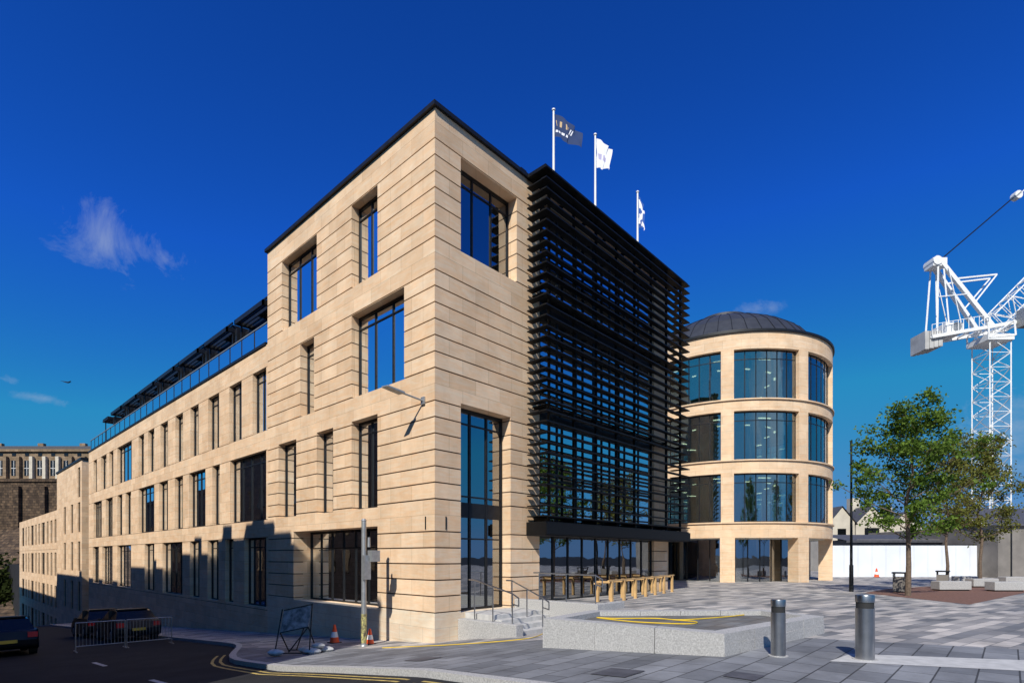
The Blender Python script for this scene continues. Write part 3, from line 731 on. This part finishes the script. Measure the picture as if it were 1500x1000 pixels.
for dd in (-.8,.8):
    lo_=K(1443,482,dd); mb.beam(ap+Vector((0,dd*.6,0)),lo_,.36,'white')
    mb.beam(ap+Vector((-.2,dd*.6,0)),K(1364,497,dd),.14,'white'); mb.beam(ap+Vector((.3,dd*.6,0)),K(1382,492,dd),.12,'white')
    mb.beam(K(1392,412,dd*.6),K(1455,405,dd*.5),.14,'white'); mb.beam(K(1455,405,dd*.5),K(1420,448,dd*.7),.12,'white'); mb.beam(K(1380,398,dd),K(1400,486,dd),.07,'white')
mb.beam(K(1366,440,-.8),K(1408,436,-.8),.08,'white')
mb.cyl(ap+Vector((-.4,-.7,0)),ap+Vector((-.4,.7,0)),.45,.45,'white',12); mb.box(ap.x-.8,ap.x+.6,D-.6,D+.6,ap.z-.5,ap.z+.3,'white')
for dd in (-.4,0,.4): mb.beam(ap+Vector((.3,dd,.3)),K(1492,283,dd),.035,'dark')
mb.cyl(K(1489,287,-.3),K(1489,287,.3),.4,.4,'white',10); mb.beam(K(1485,292),K(1560,225),.09,'white')
lattice(K(1456,476),K(1640,290),1.6,1.9,14)
q=K(1484,474); mb.box(q.x-.8,q.x+.9,D-2.6,D-1.2,q.z-1.0,q.z+.7,'galv'); mb.box(q.x-.82,q.x+.92,D-2.65,D-2.6,q.z-.3,q.z+.55,'carg')
mb.obj('lattice_frame',CR)

# ------------------------------------------------ far left: old building on hill
e=empty('georgian_stone_building'); mb=MB('W'); d=150; xa,xb=-175,-111
mb.box(xa,xb,d,d+16,20,31.3,'oldst'); mb.box(xa-.5,xb+.5,d-.6,d,30.6,31.3,'oldst'); mb.box(xa-.3,xb+.3,d-.3,d,22,22.6,'oldst')
mb.box(xa,xb,d+2,d+14,31.3,32.6,'slate')
x=xa+1
while x<xb-2:
    mb.box(x,x+1.5,d-.08,d,24,28.2,'carg'); mb.box(x+.7,x+.8,d-.12,d-.08,24,28.2,'white'); mb.box(x,x+1.5,d-.12,d-.08,26,26.12,'white')
    mb.box(x+2.0,x+2.9,d-.9,d-.1,23,29.2,'harl' if int(x)%3 else 'oldst'); mb.box(x+.2,x+1.3,d-.08,d,29.4,30.2,'carg'); x+=3.6
for x in (-172,-160,-148,-136,-124,-115): mb.box(x,x+1.6,d+6,d+7,32,34.2,'oldst'); 
mb.obj('facade',e)
mb=MB('W'); mb.box(-200,-95,146,150,-20,21.8,'oldwall')
for x in range(-196,-96,7): mb.box(x,x+1.4,145,146,-20,20.5,'oldwall')
mb.box(-200,-95,145.6,146,21.8,22.6,'oldwall'); mb.obj('retaining_wall')
mb=MB('W'); vs=[];n=24
for j in range(9):
    for i in range(n+1):
        u=i/n; v=j/8; vs.append((-230+170*u,168+60*v,20+22*math.sin(math.pi*min(1,v*.8+.05))*math.exp(-((u-.68)/.3)**2)))
mb.add(vs,[(j*(n+1)+i,j*(n+1)+i+1,(j+1)*(n+1)+i+1,(j+1)*(n+1)+i) for j in range(8) for i in range(n)],'grass')
vs=[]
for j in range(9):
    for i in range(n+1):
        u=i/n; v=j/8; vs.append((-200+110*u,112+34*v,-14+24*v**1.3+2.0*math.sin(i*1.7)*math.sin(j*1.1)))
mb.add(vs,[(j*(n+1)+i,j*(n+1)+i+1,(j+1)*(n+1)+i+1,(j+1)*(n+1)+i) for j in range(8) for i in range(n)],'oldwall')
mb.obj('hill',smooth=True)
def leafmass(name,c,rad,n,key,s0=.2,s1=.45,seed=5,frame='W'):
    rd=random.Random(seed); mb=MB(frame); vs=[];fs=[]
    cl=[(Vector(c)+Vector((rd.gauss(0,rad[0]*.5),rd.gauss(0,rad[1]*.5),rd.gauss(0,rad[2]*.45))),rd.uniform(.2,.5)*min(rad)) for _ in range(26)]
    for i in range(n):
        q0,r=rd.choice(cl); q=q0+Vector((rd.gauss(0,r),rd.gauss(0,r),rd.gauss(0,r)))
        s=rd.uniform(s0,s1); nn=Vector((rd.gauss(0,1),rd.gauss(0,1),rd.gauss(0,1))).normalized(); u=nn.orthogonal().normalized(); v=nn.cross(u)
        o=len(vs); vs+=[q-u*s,q-v*s*.7,q+u*s,q+v*s*.7]; fs.append((o,o+1,o+2,o+3))
    mb.add(vs,fs,key); return mb.obj(name)
leafmass('hillside_bushes',(-122,126,-7),(14,6,5),9000,'bush',.3,.7)
leafmass('background_trees',(66,75,4),(7,4,3),4000,'leaf2',.15,.4,9)

# ------------------------------------------------ opposite terrace (casts the street shadow)
OB=empty('opposite_terrace'); mb=MB()
segs=[(-3.6,.8,.2),(.8,3.0,2.2),(3.0,4.6,2.7),(4.6,7.6,3.2),(7.6,11.2,2.5),(11.2,18,1.8),(18,30,.9),(30,60,-.3),(60,95,-3.0)]
for a,b,zs in segs:
    mb.box(-24,-14,a,b-.01,-12,zs+13.5,'terr'); mb.box(-24.2,-13.8,a,b-.02,zs+12.9,zs+13.2,'terr')
    y=a+.9
    while y<b-1.5:
        for z in (1,4.4,7.8): mb.box(-13.99,-13.95,y,y+1.1,z-.5+min(0,zs),z+1.6+min(0,zs),'carg')
        y+=2.6
for y,z in ((5.4,17.8),(9.2,17.1),(13.5,16.6),(16.8,16.3),(22,15.3),(34,14.3),(46,14.1)):
    mb.box(-15.6,-14.4,y,y+1.0,z-2.5,z,'terr')
    for q in (.1,.4,.7): mb.cyl((-15,y+q+.1,z),(-15,y+q+.1,z+.5),.11,.1,'terr',8)
mb.obj('terrace_walls',OB)

# ------------------------------------------------ cars & barriers
def car(lx,ly,ang,name='parked_car'):
    e=empty(name); z=H(lx,ly)-.12
    body=[(-2.15,.35),(-2.2,.6),(-2.12,.95),(-1.7,1.0),(.95,.98),(1.9,.80),(2.15,.62),(2.15,.32),(1.75,.25),(-1.8,.25)]
    cab=[(-1.85,.98),(-1.45,1.38),(-.9,1.47),(.1,1.46),(.55,1.3),(1.1,.96)]
    def ext(pr,w0,w1,k,mb):
        n=len(pr); zmx=max(p[1] for p in pr); zmn=min(p[1] for p in pr)
        vs=[]
        for sgn in(-1,1):
            for (l,h) in pr:
                w=w0+(w1-w0)*((h-zmn)/(zmx-zmn)); vs.append((sgn*w,l,h))
        mb.add(vs,[(i,(i+1)%n,n+(i+1)%n,n+i) for i in range(n)]+[tuple(range(n)),tuple(range(2*n-1,n-1,-1))],k)
    mb=MB(); ext(body,.88,.86,'carb',mb); mb.obj('body',e,bevel=.05)
    mb=MB(); ext(cab,.80,.62,'carg',mb); mb.box(-.6,.6,-1.3,.3,1.44,1.49,'carb')
    for l in (-.5,): mb.box(-.79,.79,l-.04,l+.04,.98,1.45,'carb')
    mb.box(-.84,-.55,-2.23,-2.12,.68,.88,'carr'); mb.box(.55,.84,-2.23,-2.12,.68,.88,'carr'); mb.box(-.26,.26,-2.24,-2.18,.5,.62,'plate')
    mb.box(-.8,-.5,2.05,2.17,.56,.7,'white'); mb.box(.5,.8,2.05,2.17,.56,.7,'white')
    for sx in (-.98,.86): mb.box(sx,sx+.13,.6,.75,.95,1.07,'carb')
    mb.obj('cabin_and_lights',e)
    mb=MB()
    for l in (-1.35,1.35):
        for sx in (-1,1): mb.cyl((sx*.68,l,.32),(sx*.9,l,.32),.32,.32,'rubber',20); mb.cyl((sx*.89,l,.32),(sx*.915,l,.32),.19,.17,'galv',14)
    mb.obj('wheels',e)
    e.location=(lx,ly,z); e.rotation_euler=(-math.atan2(H(lx,ly-1)-H(lx,ly+1),2),0,ang)
car(-8.4,16.6,0); car(-3.85,18.5,0); car(-3.85,24.5,0)
e=empty('pedestrian_barrier'); mb=MB()
a=Vector((-6.6,13.3,0)); b=Vector((-3.4,13.0,0)); z0=H(-5.3,13)-.12
for k in range(2):
    pa=a+(b-a)*k*.5; pb=a+(b-a)*(k*.5+.48)
    mb.tube([pa+Vector((0,0,z0)),pa+Vector((0,0,z0+1.1)),pb+Vector((0,0,z0+1.1)),pb+Vector((0,0,z0))],.022,'galv'); mb.cyl(pa+Vector((0,0,z0+.2)),pb+Vector((0,0,z0+.2)),.018,.018,'galv')
    for i in range(1,14): q=pa.lerp(pb,i/14); mb.cyl(q+Vector((0,0,z0+.2)),q+Vector((0,0,z0+1.1)),.009,.009,'galv',5)
    for q in (pa,pb): mb.box(q.x-.02,q.x+.02,q.y-.3,q.y+.3,z0,z0+.03,'galv')
mb.obj('barrier_frames',e)
mb=MB('W'); q=Vector(KW(99,560,60))
mb.add([q+Vector(v) for v in ((-.25,0,0),(.3,0,.05),(0,.05,.09),(0,.05,-.07),(-.15,-.5,.22),(.1,-.55,.2),(-.6,-.3,.1),(.65,-.3,.12),(.45,0,.02))],[(0,3,1,2),(0,2,6),(1,7,2),(2,3,6),(2,7,3),(1,8,3)],'dark'); mb.obj('bird')

# ------------------------------------------------ sun, sky
e_=math.radians(41); hx,hy=-.903/.996,-.42/.996
S=Vector((hx*math.cos(e_),hy*math.cos(e_),math.sin(e_)))
l=bpy.data.lights.new('sun','SUN'); l.energy=5; l.angle=math.radians(.5); l.color=(1,.96,.88)
lo2=bpy.data.objects.new('sun',l); sc.collection.objects.link(lo2); lo2.rotation_euler=S.to_track_quat('Z','Y').to_euler(); lo2.location=S*100
w=bpy.data.worlds.new('World'); sc.world=w; w.use_nodes=True; nt=w.node_tree; bg=nt.nodes['Background']; bg.inputs[1].default_value=.10
sky=N(nt,'ShaderNodeTexSky'); sky.sky_type='NISHITA'; sky.sun_disc=False; sky.sun_elevation=e_; sky.sun_rotation=math.atan2(S.x,S.y); sky.air_density=1; sky.dust_density=.2; sky.ozone_density=3
def mulc(src,col,op='MULTIPLY'):
    n=N(nt,'ShaderNodeMix',data_type='RGBA',blend_type=op); n.inputs[0].default_value=1; n.inputs[7].default_value=(*col,1); nt.links.new(src,n.inputs[6]); return n.outputs[2]
c1=mulc(sky.outputs[0],(.03,.066,.125))
gm=N(nt,'ShaderNodeGamma'); gm.inputs[1].default_value=1.5; nt.links.new(c1,gm.inputs[0])
c2=mulc(gm.outputs[0],(14,23,20))
capo=mulc(c2,(1.2,2.6,5.4),'DARKEN')
tc=N(nt,'ShaderNodeTexCoord')
no=N(nt,'ShaderNodeTexNoise'); no.inputs['Scale'].default_value=9; no.inputs['Detail'].default_value=12; no.inputs['Roughness'].default_value=.68; no.inputs['Distortion'].default_value=.6
nt.links.new(tc.outputs['Generated'],no.inputs['Vector'])
tot=None
def pxdir(X,Y):
    x,y,z=w2l(C[0]+(X-750)/F,C[1]+1,0); return Vector((x,y,(HY-Y)/F)).normalized()
back=Vector(w2l(C[0]+.5,C[1]-.85,0)); back.z=.25; back.normalize()
cls=[(pxdir(150,350),.10,1.4,.62),(pxdir(240,378),.05,1.2,.52),(pxdir(55,582),.07,6,.62),(pxdir(1485,650),.12,1.2,.75),(pxdir(1090,455),.07,4,.5),(pxdir(5,555),.03,3,.5),(back,.62,2.0,1.25)]
for v,rad,sq,pk in cls:
    sub=N(nt,'ShaderNodeVectorMath',operation='SUBTRACT'); nt.links.new(tc.outputs['Generated'],sub.inputs[0]); sub.inputs[1].default_value=v
    ml=N(nt,'ShaderNodeVectorMath',operation='MULTIPLY'); nt.links.new(sub.outputs[0],ml.inputs[0]); ml.inputs[1].default_value=(1,1,sq)
    ln=N(nt,'ShaderNodeVectorMath',operation='LENGTH'); nt.links.new(ml.outputs[0],ln.inputs[0])
    mr=N(nt,'ShaderNodeMapRange'); mr.inputs[1].default_value=0; mr.inputs[2].default_value=rad; mr.inputs[3].default_value=pk; mr.inputs[4].default_value=0
    nt.links.new(ln.outputs['Value'],mr.inputs[0])
    tot=mr.outputs[0] if tot is None else mth(nt,'MAXIMUM',tot,mr.outputs[0])
n3=mth(nt,'MULTIPLY',mth(nt,'SUBTRACT',no.outputs['Fac'],.5),2.2)
cf=mth(nt,'ADD',tot,n3); mr=N(nt,'ShaderNodeMapRange'); mr.inputs[1].default_value=.3; mr.inputs[2].default_value=1.15; mr.inputs[3].default_value=0; mr.inputs[4].default_value=.6
nt.links.new(cf,mr.inputs[0])
gt=mth(nt,'MULTIPLY',mr.outputs[0],mth(nt,'MINIMUM',mth(nt,'MULTIPLY',tot,6.0),1.0))
mx=N(nt,'ShaderNodeMix',data_type='RGBA'); nt.links.new(gt,mx.inputs[0]); nt.links.new(capo,mx.inputs[6]); mx.inputs[7].default_value=(4.4,5.2,6.4,1)
nt.links.new(mx.outputs[2],bg.inputs[0])

# ------------------------------------------------ camera
cd=bpy.data.cameras.new('camera'); cam=bpy.data.objects.new('camera',cd); sc.collection.objects.link(cam)
x,y,_=w2l(0,0); cam.location=(x,y,EZ); cam.rotation_euler=(math.radians(90),0,math.atan2(dL[1]*1.0,dR[1]*1.0)-math.pi/2)
cd.sensor_width=36; cd.lens=F/1500*36; cd.shift_y=(HY-500)/1500; cd.clip_end=5000; cd.clip_start=.1
sc.camera=cam
